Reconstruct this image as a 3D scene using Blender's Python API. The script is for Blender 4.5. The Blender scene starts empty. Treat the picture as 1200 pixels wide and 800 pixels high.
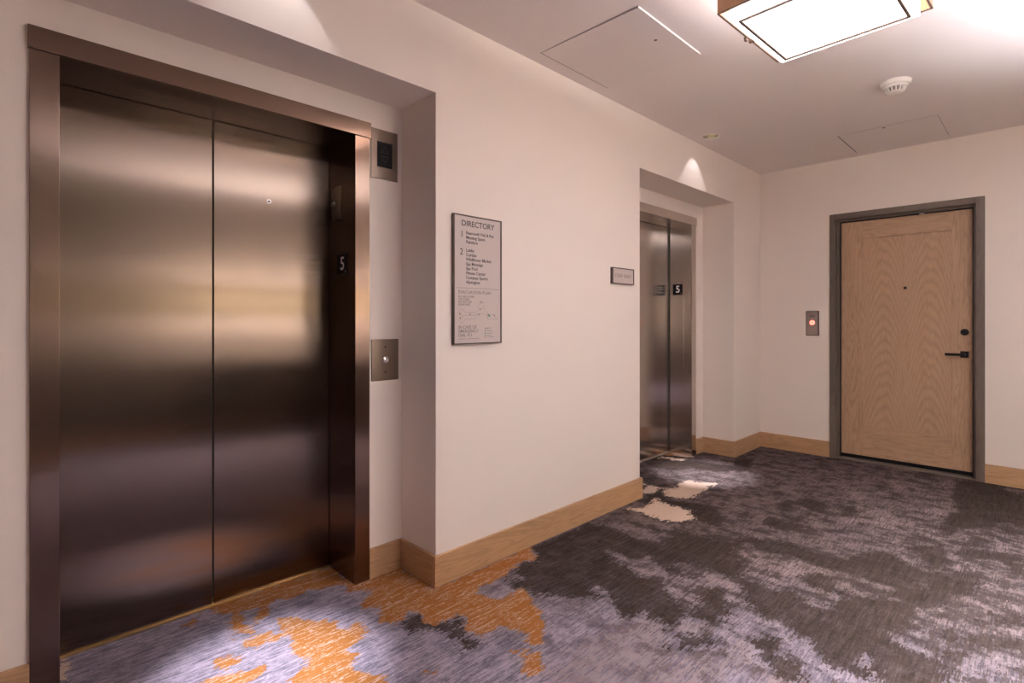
import bpy, bmesh, math, random
import numpy as np
from mathutils import Matrix, Vector

PI = math.pi
scene = bpy.context.scene
COL = scene.collection
random.seed(7)

# ------------------------------------------------------------------ materials
def new_mat(name):
    m = bpy.data.materials.new(name)
    m.use_nodes = True
    nt = m.node_tree
    bsdf = next(n for n in nt.nodes if n.type == 'BSDF_PRINCIPLED')
    return m, nt, bsdf

def node(nt, kind, **kw):
    n = nt.nodes.new(kind)
    for k, v in kw.items():
        if k in n.inputs.keys() if not hasattr(n, k) else False:
            n.inputs[k].default_value = v
        elif hasattr(n, k):
            setattr(n, k, v)
        else:
            n.inputs[k].default_value = v
    return n

def rgba(c):
    return (c[0], c[1], c[2], 1.0)

def plain(name, col, rough=0.5, metal=0.0, emit=None, strength=0.0, bump=0.0, bscale=200.0, spec=None):
    m, nt, b = new_mat(name)
    b.inputs['Base Color'].default_value = rgba(col)
    b.inputs['Roughness'].default_value = rough
    b.inputs['Metallic'].default_value = metal
    if spec is not None:
        b.inputs['Specular IOR Level'].default_value = spec
    if emit:
        b.inputs['Emission Color'].default_value = rgba(emit)
        b.inputs['Emission Strength'].default_value = strength
    tc = node(nt, 'ShaderNodeTexCoord')
    no = node(nt, 'ShaderNodeTexNoise')
    no.inputs['Scale'].default_value = bscale
    no.inputs['Detail'].default_value = 3
    nt.links.new(tc.outputs['Object'], no.inputs['Vector'])
    # a touch of tonal unevenness so that nothing is perfectly flat
    mx = node(nt, 'ShaderNodeMix', data_type='RGBA')
    mx.inputs[6].default_value = rgba([x * 0.97 for x in col])
    mx.inputs[7].default_value = rgba([min(1, x * 1.03) for x in col])
    nt.links.new(no.outputs['Fac'], mx.inputs[0])
    nt.links.new(mx.outputs[2], b.inputs['Base Color'])
    if bump:
        bp = node(nt, 'ShaderNodeBump')
        bp.inputs['Strength'].default_value = bump
        bp.inputs['Distance'].default_value = 0.001
        nt.links.new(no.outputs['Fac'], bp.inputs['Height'])
        nt.links.new(bp.outputs['Normal'], b.inputs['Normal'])
    return m

def brushed(name, dark, light, rough=0.3, aniso=0.85, vertical=True):
    m, nt, b = new_mat(name)
    b.inputs['Metallic'].default_value = 1.0
    b.inputs['Anisotropic'].default_value = aniso
    tg = node(nt, 'ShaderNodeTangent', direction_type='RADIAL', axis='Z')
    nt.links.new(tg.outputs['Tangent'], b.inputs['Tangent'])
    tc = node(nt, 'ShaderNodeTexCoord')
    mp = node(nt, 'ShaderNodeMapping')
    mp.inputs['Scale'].default_value = (420, 420, 1.0) if vertical else (2, 2, 260)
    no = node(nt, 'ShaderNodeTexNoise')
    no.inputs['Scale'].default_value = 1.0
    no.inputs['Detail'].default_value = 4
    no.inputs['Roughness'].default_value = 0.7
    nt.links.new(tc.outputs['Object'], mp.inputs['Vector'])
    nt.links.new(mp.outputs['Vector'], no.inputs['Vector'])
    mx = node(nt, 'ShaderNodeMix', data_type='RGBA')
    mx.inputs[6].default_value = rgba(dark)
    mx.inputs[7].default_value = rgba(light)
    nt.links.new(no.outputs['Fac'], mx.inputs[0])
    nt.links.new(mx.outputs[2], b.inputs['Base Color'])
    b.inputs['Roughness'].default_value = rough
    return m

def oak(name, base, dark, light, grain_axis, cathedral=None, rough=0.45, fine=1.0):
    """Wire-brushed oak. grain_axis 0/1/2 = the axis the grain runs along (object space, metres).
    cathedral = (centre along x, half spacing): bookmatched flame figure for an upright panel."""
    m, nt, b = new_mat(name)
    b.inputs['Roughness'].default_value = rough
    tc = node(nt, 'ShaderNodeTexCoord')
    sc = [9.0, 9.0, 9.0]
    sc[grain_axis] = 0.9
    mp = node(nt, 'ShaderNodeMapping')
    mp.inputs['Scale'].default_value = sc
    n1 = node(nt, 'ShaderNodeTexNoise')
    n1.inputs['Scale'].default_value = 1.0
    n1.inputs['Detail'].default_value = 3
    n1.inputs['Distortion'].default_value = 0.6
    nt.links.new(tc.outputs['Object'], mp.inputs['Vector'])
    nt.links.new(mp.outputs['Vector'], n1.inputs['Vector'])
    # pores: very thin dashes along the grain
    sf = [420.0 * fine] * 3
    sf[grain_axis] = 14.0
    mp2 = node(nt, 'ShaderNodeMapping')
    mp2.inputs['Scale'].default_value = sf
    n2 = node(nt, 'ShaderNodeTexNoise')
    n2.inputs['Scale'].default_value = 1.0
    n2.inputs['Detail'].default_value = 2
    nt.links.new(tc.outputs['Object'], mp2.inputs['Vector'])
    nt.links.new(mp2.outputs['Vector'], n2.inputs['Vector'])
    # figure
    if cathedral:
        cx, hs = cathedral
        sep = node(nt, 'ShaderNodeSeparateXYZ')
        nt.links.new(tc.outputs['Object'], sep.inputs[0])
        def M(op, a, c=None):
            q = node(nt, 'ShaderNodeMath', operation=op)
            for i, v in enumerate((a, c)):
                if v is None: continue
                if isinstance(v, (int, float)): q.inputs[i].default_value = v
                else: nt.links.new(v, q.inputs[i])
            return q.outputs[0]
        u = M('SUBTRACT', M('ABSOLUTE', M('SUBTRACT', sep.outputs[0], cx)), hs)
        u2 = M('MULTIPLY', M('MULTIPLY', u, u), 24.0)
        zz = M('MULTIPLY', sep.outputs[2], 1.35)
        nz = M('MULTIPLY', n1.outputs['Fac'], 0.30)
        fig = M('ADD', M('ADD', zz, u2), nz)
        wv = M('SINE', M('MULTIPLY', fig, 46.0))
        wv = M('MULTIPLY_ADD', wv, 0.5)
        wv.node.inputs[2].default_value = 0.5
        figure = M('MULTIPLY', M('POWER', wv, 2.0), M('GREATER_THAN', 2.0, 0.0))
    else:
        def M1(op, a, v):
            q = node(nt, 'ShaderNodeMath', operation=op); nt.links.new(a, q.inputs[0]); q.inputs[1].default_value = v
            return q.outputs[0]
        figure = M1('POWER', M1('MULTIPLY', M1('ADD', M1('SINE', M1('MULTIPLY', n1.outputs['Fac'], 95.0), 0.0), 1.0), 0.5), 3.0)
    r1 = node(nt, 'ShaderNodeMix', data_type='RGBA')
    r1.inputs[6].default_value = rgba(base)
    r1.inputs[7].default_value = rgba(light)
    nt.links.new(n1.outputs['Fac'], r1.inputs[0])
    f1 = node(nt, 'ShaderNodeMath', operation='MULTIPLY')
    f1.inputs[1].default_value = 0.24 if cathedral else 0.34
    nt.links.new(figure, f1.inputs[0])
    r2 = node(nt, 'ShaderNodeMix', data_type='RGBA')
    nt.links.new(f1.outputs[0], r2.inputs[0])
    nt.links.new(r1.outputs[2], r2.inputs[6])
    r2.inputs[7].default_value = rgba(dark)
    p1 = node(nt, 'ShaderNodeMapRange')
    p1.inputs[1].default_value = 0.56
    p1.inputs[2].default_value = 0.72
    p1.inputs[3].default_value = 0.0
    p1.inputs[4].default_value = 0.55
    nt.links.new(n2.outputs['Fac'], p1.inputs[0])
    r3 = node(nt, 'ShaderNodeMix', data_type='RGBA')
    nt.links.new(p1.outputs[0], r3.inputs[0])
    nt.links.new(r2.outputs[2], r3.inputs[6])
    r3.inputs[7].default_value = rgba(dark)
    nt.links.new(r3.outputs[2], b.inputs['Base Color'])
    bp = node(nt, 'ShaderNodeBump')
    bp.inputs['Strength'].default_value = 0.15
    bp.inputs['Distance'].default_value = 0.001
    nt.links.new(n2.outputs['Fac'], bp.inputs['Height'])
    nt.links.new(bp.outputs['Normal'], b.inputs['Normal'])
    return m

def carpet_material():
    m, nt, b = new_mat('patchwork_carpet')
    L = nt.links.new
    b.inputs['Roughness'].default_value = 0.95
    b.inputs['Specular IOR Level'].default_value = 0.04
    tc = node(nt, 'ShaderNodeTexCoord')
    def M(op, a, c=None, d=None, clamp=False):
        q = node(nt, 'ShaderNodeMath', operation=op)
        q.use_clamp = clamp
        for i, v in enumerate((a, c, d)):
            if v is None: continue
            if isinstance(v, (int, float)): q.inputs[i].default_value = v
            else: L(v, q.inputs[i])
        return q.outputs[0]
    # tufts: everything is looked up on a 5 x 8 mm grid
    snap = node(nt, 'ShaderNodeVectorMath', operation='SNAP')
    snap.inputs[1].default_value = (0.0045, 0.008, 1.0)
    L(tc.outputs['Object'], snap.inputs[0])
    P = snap.outputs[0]
    def noise(scale, detail=3.0, rough=0.55, vec=P, dist=0.0, off=(0, 0, 0)):
        mp = node(nt, 'ShaderNodeMapping')
        mp.inputs['Scale'].default_value = scale
        mp.inputs['Location'].default_value = off
        L(vec, mp.inputs['Vector'])
        n = node(nt, 'ShaderNodeTexNoise')
        n.inputs['Scale'].default_value = 1.0
        n.inputs['Detail'].default_value = detail
        n.inputs['Roughness'].default_value = rough
        n.inputs['Distortion'].default_value = dist
        L(mp.outputs['Vector'], n.inputs['Vector'])
        return n.outputs['Fac']
    def attr(name):
        a = node(nt, 'ShaderNodeAttribute')
        a.attribute_name = name
        return a.outputs['Fac']
    def ramp(v, lo, hi, a=0.0, z=1.0):
        r = node(nt, 'ShaderNodeMapRange')
        r.inputs[1].default_value = lo
        r.inputs[2].default_value = hi
        r.inputs[3].default_value = a
        r.inputs[4].default_value = z
        L(v, r.inputs[0])
        return r.outputs[0]
    def mix(f, a, c):
        q = node(nt, 'ShaderNodeMix', data_type='RGBA')
        if isinstance(f, (int, float)): q.inputs[0].default_value = f
        else: L(f, q.inputs[0])
        for s, v in ((6, a), (7, c)):
            if isinstance(v, tuple): q.inputs[s].default_value = rgba(v)
            else: L(v, q.inputs[s])
        return q.outputs[2]
    edge_big = M('SUBTRACT', noise((15, 8, 1), 5, 0.72), 0.5)
    edge_fine = M('SUBTRACT', noise((70, 26, 1), 2, 0.6, off=(3, 1, 0)), 0.5)
    rag = M('ADD', M('MULTIPLY', edge_big, 0.20), M('MULTIPLY', edge_fine, 0.13))
    streak = noise((170, 9, 1), 3, 0.6)              # loop-pile lines along the corridor
    streak2 = noise((60, 4, 1), 3, 0.6, off=(9, 4, 0))
    fleck = noise((210, 120, 1), 2, 0.7, off=(1, 7, 0))
    cloud = noise((2.2, 1.6, 1), 3, 0.55, off=(5, 2, 0))
    band = noise((8, 11, 1), 5, 0.62, off=(2, 8, 0))
    # single yarns: crisp dashes one tuft wide
    def dash(length, sx, shift):
        sp = node(nt, 'ShaderNodeSeparateXYZ'); L(tc.outputs['Object'], sp.inputs[0])
        cxn = M('FLOOR', M('DIVIDE', M('ADD', sp.outputs[0], shift), sx))
        w1 = node(nt, 'ShaderNodeTexWhiteNoise', noise_dimensions='1D'); L(cxn, w1.inputs['W'])
        cyn = M('FLOOR', M('ADD', M('DIVIDE', sp.outputs[1], length), M('MULTIPLY', w1.outputs['Value'], 7.3)))
        cb = node(nt, 'ShaderNodeCombineXYZ'); L(cxn, cb.inputs[0]); L(cyn, cb.inputs[1])
        w2 = node(nt, 'ShaderNodeTexWhiteNoise', noise_dimensions='2D'); L(cb.outputs[0], w2.inputs['Vector'])
        return w2.outputs['Value']
    yarn = M('ADD', M('MULTIPLY', dash(0.075, 0.0055, 3.0), 0.6), M('MULTIPLY', dash(0.022, 0.0055, 8.0), 0.4))
    # ground: lavender grey, streaky
    t = M('ADD', M('MULTIPLY', streak, 0.55), M('MULTIPLY', streak2, 0.5))
    t = M('ADD', t, M('MULTIPLY', fleck, 0.55))
    t = M('ADD', t, M('MULTIPLY', yarn, 0.55))
    t = M('ADD', t, M('MULTIPLY', band, 0.70))
    t = M('ADD', t, M('MULTIPLY', cloud, 0.25))
    g = ramp(t, 1.32, 1.82)
    sepx = node(nt, 'ShaderNodeSeparateXYZ')
    L(tc.outputs['Object'], sepx.inputs[0])
    spotlit = ramp(sepx.outputs[1], 3.0, 1.2)               # lavender ground near the first lift, with the downlight's glow painted in
    lo = mix(spotlit, GREY_LO, SPOTLIT_LO)
    hi = mix(spotlit, GREY_HI, SPOTLIT_HI)
    col = mix(g, lo, hi)
    # pale patches: broken by streaks
    pm = M('ADD', attr('pale'), M('MULTIPLY', rag, 1.4))
    pale = ramp(M('ADD', pm, M('MULTIPLY', M('SUBTRACT', streak2, 0.5), 0.10)), -0.02, 0.03)
    pt = ramp(M('ADD', M('MULTIPLY', streak, 0.5), M('ADD', M('MULTIPLY', fleck, 0.4), M('MULTIPLY', yarn, 0.35))), 0.52, 0.74)
    col = mix(M('MULTIPLY', pale, M('MULTIPLY_ADD', pt, 0.65, 0.12)), col, PALE)
    # dark patches, with free dark flecks elsewhere
    free = M('ADD', M('MULTIPLY', M('SUBTRACT', 1.0, band), 0.7), M('MULTIPLY', streak2, 0.45))
    free = M('ADD', free, ramp(attr('dusk'), -0.12, 0.15, 0.0, 0.055))
    free = M('ADD', free, M('MULTIPLY', M('SUBTRACT', yarn, 0.5), 0.17))
    free = ramp(free, 0.61, 0.65)
    far = ramp(sepx.outputs[1], 1.4, 2.2)
    free = M('MULTIPLY', free, M('MULTIPLY', far, 0.85))
    dk = M('ADD', attr('dark'), M('MULTIPLY', rag, 0.75))
    dk = M('ADD', dk, M('MULTIPLY', M('SUBTRACT', streak2, 0.5), 0.08))
    dk = M('ADD', dk, M('MULTIPLY', M('SUBTRACT', M('MULTIPLY', M('ADD', streak, fleck), 0.5), 0.5), 0.05))
    dk = M('ADD', dk, M('MULTIPLY', M('SUBTRACT', yarn, 0.5), 0.06))
    dark = M('MAXIMUM', ramp(dk, -0.004, 0.006), free)
    dcol = mix(ramp(M('ADD', M('MULTIPLY', streak2, 0.6), M('MULTIPLY', fleck, 0.5)), 0.40, 0.74), DARK_LO, DARK_HI)
    worn = ramp(M('ADD', M('MULTIPLY', band, 0.6), M('MULTIPLY', streak, 0.5)), 0.50, 0.66, 1.0, 0.84)
    col = mix(M('MULTIPLY', dark, worn), col, dcol)
    # rust patches, pale yarn showing through
    rs = M('ADD', attr('rust'), M('MULTIPLY', rag, 0.60))
    rust = ramp(rs, -0.003, 0.003)
    rt = M('ADD', M('MULTIPLY', streak, 0.5), M('ADD', M('MULTIPLY', fleck, 0.5), M('MULTIPLY', yarn, 0.35)))
    rcol = mix(ramp(rt, 0.69, 0.84), RUST, RUST_HI)
    col = mix(rust, col, rcol)
    # cream patches
    cr = M('ADD', attr('cream'), M('MULTIPLY', rag, 0.95))
    cream = ramp(cr, -0.003, 0.003)
    ccol = mix(ramp(fleck, 0.35, 0.65), CREAM_LO, CREAM)
    col = mix(cream, col, ccol)
    L(col, b.inputs['Base Color'])
    bp = node(nt, 'ShaderNodeBump')
    bp.inputs['Strength'].default_value = 0.5
    bp.inputs['Distance'].default_value = 0.004
    L(M('ADD', streak, fleck), bp.inputs['Height'])
    L(bp.outputs['Normal'], b.inputs['Normal'])
    return m

WALL_COL = (0.80, 0.715, 0.645)
CEIL_COL = (0.79, 0.72, 0.695)
BRONZE_A = (0.1918, 0.1451, 0.1119); BRONZE_B = (0.2045, 0.1557, 0.1207)
FRAME_A = (0.2346, 0.1628, 0.1242); FRAME_B = (0.2530, 0.1785, 0.1362)
STEEL_A = (0.6285, 0.5671, 0.5261); STEEL_B = (0.6559, 0.5944, 0.5466)
OAK_B = (0.5037, 0.2921, 0.1431); OAK_B_D = (0.25, 0.135, 0.065); OAK_B_L = (0.48, 0.30, 0.175)
OAK_D = (0.4568, 0.2770, 0.1609); OAK_D_D = (0.1997, 0.1148, 0.0697); OAK_D_L = (0.4968, 0.3286, 0.2100)
FRM = (0.125, 0.095, 0.075); FRM_D = (0.07, 0.052, 0.042); FRM_L = (0.165, 0.13, 0.105)
DIFF_COL = (1.0, 0.97, 0.98); DIFF_E = 1.2
BULB_W = 16.0
LAMP_W = 96.0; LAMP_COL = (0.93, 0.98, 1.12)
SPOT_COL = (0.96, 0.95, 1.05)
BEAM_W = 270.0; SPILL_W = 2.2
EXPOSURE = 1.84
GREY_LO = (0.0461, 0.0350, 0.0343); GREY_HI = (0.1690, 0.1250, 0.1210)
SPOTLIT_LO = (0.1300, 0.1131, 0.1456); SPOTLIT_HI = (0.3488, 0.2924, 0.3539)
PALE = (0.2286, 0.1671, 0.1596)
DARK_LO = (0.0218, 0.0149, 0.0123); DARK_HI = (0.0568, 0.0397, 0.0330)
RUST = (0.2850, 0.1140, 0.0304); RUST_HI = (0.4370, 0.2945, 0.2280)
CREAM = (0.55, 0.41, 0.33); CREAM_LO = (0.46, 0.34, 0.265)

M_WALL = plain('wall_paint', WALL_COL, 0.85, bump=0.08, bscale=320, spec=0.25)
M_CEIL = plain('ceiling_paint', CEIL_COL, 0.9, bump=0.05, bscale=320, spec=0.2)
M_PANEL = plain('access_panel_paint', [c * 0.97 for c in CEIL_COL], 0.7)
M_BRONZE = brushed('bronze_doors', BRONZE_A, BRONZE_B, 0.20, 1.0)
M_BRONZE_F = brushed('bronze_frame', FRAME_A, FRAME_B, 0.22, 1.0)
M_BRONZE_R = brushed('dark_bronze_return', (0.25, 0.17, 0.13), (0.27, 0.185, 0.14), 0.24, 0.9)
M_BRONZE_S = brushed('bronze_soffit_shaded', (0.13, 0.088, 0.068), (0.145, 0.098, 0.076), 0.24, 0.9)  # darker copy of the return bronze; soffit shade is put into the colour
M_STEEL = brushed('stainless_steel', STEEL_A, STEEL_B, 0.18, 0.95)
M_PLATE = brushed('bronze_plate', (0.20, 0.15, 0.12), (0.26, 0.20, 0.155), 0.32, 0.5)
M_CHROME = plain('button_steel', (0.75, 0.72, 0.69), 0.2, 1.0)
M_BRASS = plain('brass_sill', (0.62, 0.44, 0.20), 0.35, 1.0)
M_ALU = plain('aluminium_sill', (0.6, 0.58, 0.55), 0.35, 1.0)
M_BLACK = plain('black_plastic', (0.010, 0.009, 0.010), 0.5, spec=0.15)
M_BLACKM = plain('black_metal', (0.018, 0.016, 0.016), 0.4, 0.6)
M_WHITE_TXT = plain('white_lettering', (0.86, 0.83, 0.82), 0.6)
M_DARK_TXT = plain('dark_lettering', (0.075, 0.06, 0.056), 0.6)
M_GREY_TXT = plain('grey_lettering', (0.22, 0.18, 0.165), 0.6)
M_GREEN = plain('green_ink', (0.05, 0.25, 0.16), 0.6)
M_RED_INK = plain('red_ink', (0.6, 0.06, 0.06), 0.6)
M_SIGN_FACE = plain('sign_face', (0.55, 0.47, 0.435), 0.45)
M_SIGN_FRAME = plain('sign_frame', (0.13, 0.10, 0.085), 0.4, 0.5)
M_SIGN_EDGE = plain('sign_edge', (0.26, 0.22, 0.20), 0.4, 0.4)
M_BASE = oak('oak_baseboard_y', OAK_B, OAK_B_D, OAK_B_L, 1)
M_BASEX = oak('oak_baseboard_x', OAK_B, OAK_B_D, OAK_B_L, 0)
M_DOORV = oak('oak_door_stile', OAK_D, OAK_D_D, OAK_D_L, 2)
M_DOORH = oak('oak_door_rail', OAK_D, OAK_D_D, OAK_D_L, 0)
M_DOORP = oak('oak_door_panel', OAK_D, OAK_D_D, OAK_D_L, 2, cathedral=(0.022, 0.165))
M_TRIMV = oak('stained_frame_upright', FRM, FRM_D, FRM_L, 2)
M_TRIMH = oak('stained_frame_level', FRM, FRM_D, FRM_L, 0)
M_DETECT = plain('detector_plastic', (0.80, 0.75, 0.70), 0.5)
M_GRILLE = plain('grille_shadow_gap', (0.25, 0.22, 0.21), 0.7)
M_LIGHTB = plain('fixture_bronze', (0.14, 0.085, 0.06), 0.6)
M_REFLECT = plain('downlight_reflector', (0.80, 0.74, 0.64), 0.18, 1.0)
M_TRIMW = plain('downlight_trim', (0.74, 0.68, 0.64), 0.5)
M_LAMP = plain('lamp_glow', (0.9, 0.85, 0.8), 0.5, emit=(1.0, 0.90, 0.80), strength=6)
M_DIFF = plain('light_diffuser', (0.9, 0.88, 0.85), 0.5, emit=DIFF_COL, strength=DIFF_E)
M_INNER = plain('shade_lining', (0.9, 0.88, 0.84), 0.6)
M_RED = plain('red_indicator', (0.8, 0.1, 0.08), 0.4, emit=(1.0, 0.10, 0.07), strength=2.2)
M_PLATE2 = plain('satin_plate', (0.40, 0.33, 0.30), 0.4, 0.6)

def shade_material():
    m, nt, b = new_mat('copper_mica_shade')
    b.inputs['Base Color'].default_value = (0.50, 0.27, 0.15, 1)
    b.inputs['Roughness'].default_value = 0.5
    tr = node(nt, 'ShaderNodeBsdfTranslucent')
    tr.inputs['Color'].default_value = (0.75, 0.40, 0.20, 1)
    tc = node(nt, 'ShaderNodeTexCoord')
    mp = node(nt, 'ShaderNodeMapping')
    mp.inputs['Scale'].default_value = (120, 120, 2)
    no = node(nt, 'ShaderNodeTexNoise')
    nt.links.new(tc.outputs['Object'], mp.inputs[0]); nt.links.new(mp.outputs[0], no.inputs['Vector'])
    mc = node(nt, 'ShaderNodeMix', data_type='RGBA')
    mc.inputs[6].default_value = (0.44, 0.24, 0.135, 1); mc.inputs[7].default_value = (0.54, 0.31, 0.18, 1)
    nt.links.new(no.outputs['Fac'], mc.inputs[0]); nt.links.new(mc.outputs[2], b.inputs['Base Color'])
    mx = node(nt, 'ShaderNodeMixShader')
    mx.inputs[0].default_value = 0.06
    out = next(n for n in nt.nodes if n.type == 'OUTPUT_MATERIAL')
    nt.links.new(b.outputs[0], mx.inputs[1]); nt.links.new(tr.outputs[0], mx.inputs[2])
    nt.links.new(mx.outputs[0], out.inputs[0])
    return m
M_SHADE = shade_material()

# ------------------------------------------------------------------ geometry helpers
def box(bm, x0, x1, y0, y1, z0, z1, bev=0.0, seg=2):
    r = bmesh.ops.create_cube(bm, size=1.0)
    vs = r['verts']
    for v in vs:
        v.co = Vector(((x0 + x1) / 2 + v.co.x * (x1 - x0), (y0 + y1) / 2 + v.co.y * (y1 - y0), (z0 + z1) / 2 + v.co.z * (z1 - z0)))
    if bev:
        es = list({e for v in vs for e in v.link_edges})
        bmesh.ops.bevel(bm, geom=es, offset=bev, segments=seg, profile=0.5, affect='EDGES')

def cyl(bm, c, axis, r, h, n=32, r2=None, bev=0.0):
    """A disc-ended cylinder from c along axis by h."""
    q = Vector((0, 0, 1)).rotation_difference(Vector(axis).normalized()).to_matrix().to_4x4()
    mtx = Matrix.Translation(Vector(c)) @ q @ Matrix.Translation((0, 0, h / 2))
    res = bmesh.ops.create_cone(bm, cap_ends=True, segments=n, radius1=r, radius2=r if r2 is None else r2, depth=h, matrix=mtx)
    if bev:
        es = [e for e in {e for v in res['verts'] for e in v.link_edges} if len(e.link_faces) == 2 and any(len(f.verts) > 4 for f in e.link_faces)]
        bmesh.ops.bevel(bm, geom=es, offset=bev, segments=2, profile=0.5, affect='EDGES')

def lathe(bm, prof, n=40, c=(0, 0, 0)):
    rings = []
    for r, z in prof:
        if r < 1e-6:
            rings.append([bm.verts.new((c[0], c[1], c[2] + z))])
        else:
            rings.append([bm.verts.new((c[0] + r * math.cos(2 * PI * k / n), c[1] + r * math.sin(2 * PI * k / n), c[2] + z)) for k in range(n)])
    for a, d in zip(rings, rings[1:]):
        for k in range(n):
            k2 = (k + 1) % n
            if len(a) == 1 and len(d) == 1: continue
            if len(a) == 1: bm.faces.new((a[0], d[k2], d[k]))
            elif len(d) == 1: bm.faces.new((a[k], a[k2], d[0]))
            else: bm.faces.new((a[k], a[k2], d[k2], d[k]))

def ring(bm, x0, x1, y0, y1, z0, z1, w):
    """Rectangular picture-frame ring lying in the XY plane."""
    box(bm, x0, x1, y0, y0 + w, z0, z1); box(bm, x0, x1, y1 - w, y1, z0, z1)
    box(bm, x0, x0 + w, y0 + w, y1 - w, z0, z1); box(bm, x1 - w, x1, y0 + w, y1 - w, z0, z1)

def quad(bm, *pts):
    bm.faces.new([bm.verts.new(p) for p in pts])

def origin_of(p):
    o = Vector((0, 0, 0))
    while p is not None:
        o += p.location
        p = p.parent
    return o

def obj(name, bm, m, parent=None, smooth=False, local=False):
    """ONE mesh object; the bmesh is in world coordinates unless local."""
    me = bpy.data.meshes.new(name)
    if parent is not None and not local:
        off = origin_of(parent)
        for v in bm.verts: v.co -= off
    bmesh.ops.recalc_face_normals(bm, faces=bm.faces)
    bm.to_mesh(me); bm.free()
    for mm in (m if isinstance(m, (list, tuple)) else [m]):
        me.materials.append(mm)
    if smooth:
        for p in me.polygons: p.use_smooth = True
        me.set_sharp_from_angle(angle=math.radians(35))
    o = bpy.data.objects.new(name, me)
    COL.objects.link(o)
    if parent is not None: o.parent = parent
    return o

def B(*boxes, bev=0.0):
    bm = bmesh.new()
    for b in boxes: box(bm, *b, bev=bev)
    return bm

def thing(name, label, cat, loc=(0, 0, 0), rot=(0, 0, 0), group=None):
    o = bpy.data.objects.new(name, None)
    o.empty_display_size = 0.05
    COL.objects.link(o)
    o.location = loc; o.rotation_euler = rot
    o['label'] = label; o['category'] = cat
    if group: o['group'] = group
    return o

def struct(name, bm, m, parent=None, label=None, **k):
    o = obj(name, bm, m, parent, **k)
    if parent is None: o['kind'] = 'structure'
    if label: o['label'] = label
    return o

def text_bm(lines, facing, depth=0.0006, bold=0.0):
    """Lettering as geometry. lines = [(string, size, (a, z), align)], a = along the wall; facing '+x' or '-y' with plane value."""
    axis, plane = facing
    bm = bmesh.new()
    for s, size, (a, z), al in lines:
        cu = bpy.data.curves.new('lettering', 'FONT')
        cu.body = s; cu.size = size; cu.align_x = al; cu.extrude = depth / 2; cu.offset = bold * size
        cu.resolution_u = 3
        to = bpy.data.objects.new('lettering', cu)
        COL.objects.link(to)
        bpy.context.view_layer.update()
        me = bpy.data.meshes.new_from_object(to.evaluated_get(bpy.context.evaluated_depsgraph_get()))
        if axis == '+x': mt = Matrix(((0, 0, 1, plane), (1, 0, 0, a), (0, 1, 0, z), (0, 0, 0, 1)))
        else: mt = Matrix(((1, 0, 0, a), (0, 0, -1, plane), (0, 1, 0, z), (0, 0, 0, 1)))
        me.transform(mt)
        bm.from_mesh(me)
        bpy.data.objects.remove(to); bpy.data.curves.remove(cu); bpy.data.meshes.remove(me)
    return bm

def lettering(name, lines, F, m, parent, bold=0.0):
    for l in lines: obj(name, text_bm([l], F, bold=bold), m, parent)

# ------------------------------------------------------------------ dimensions (metres): left wall face x=0, corridor runs along +y
CEIL = 2.81
XR, YB, YF = 3.50, -3.2, 5.705
R1 = dict(y0=-0.12, y1=1.565, z=2.415, x=-0.30)       # niche of the bronze lift
R2 = dict(y0=3.405, y1=5.055, z=2.418, x=-0.31)       # niche of the steel lift
E1 = dict(c=0.735, half=0.555, xd=-0.568, jw=0.078)
E2 = dict(c=4.228, half=0.572, xd=-0.537, jw=0.088)

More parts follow.
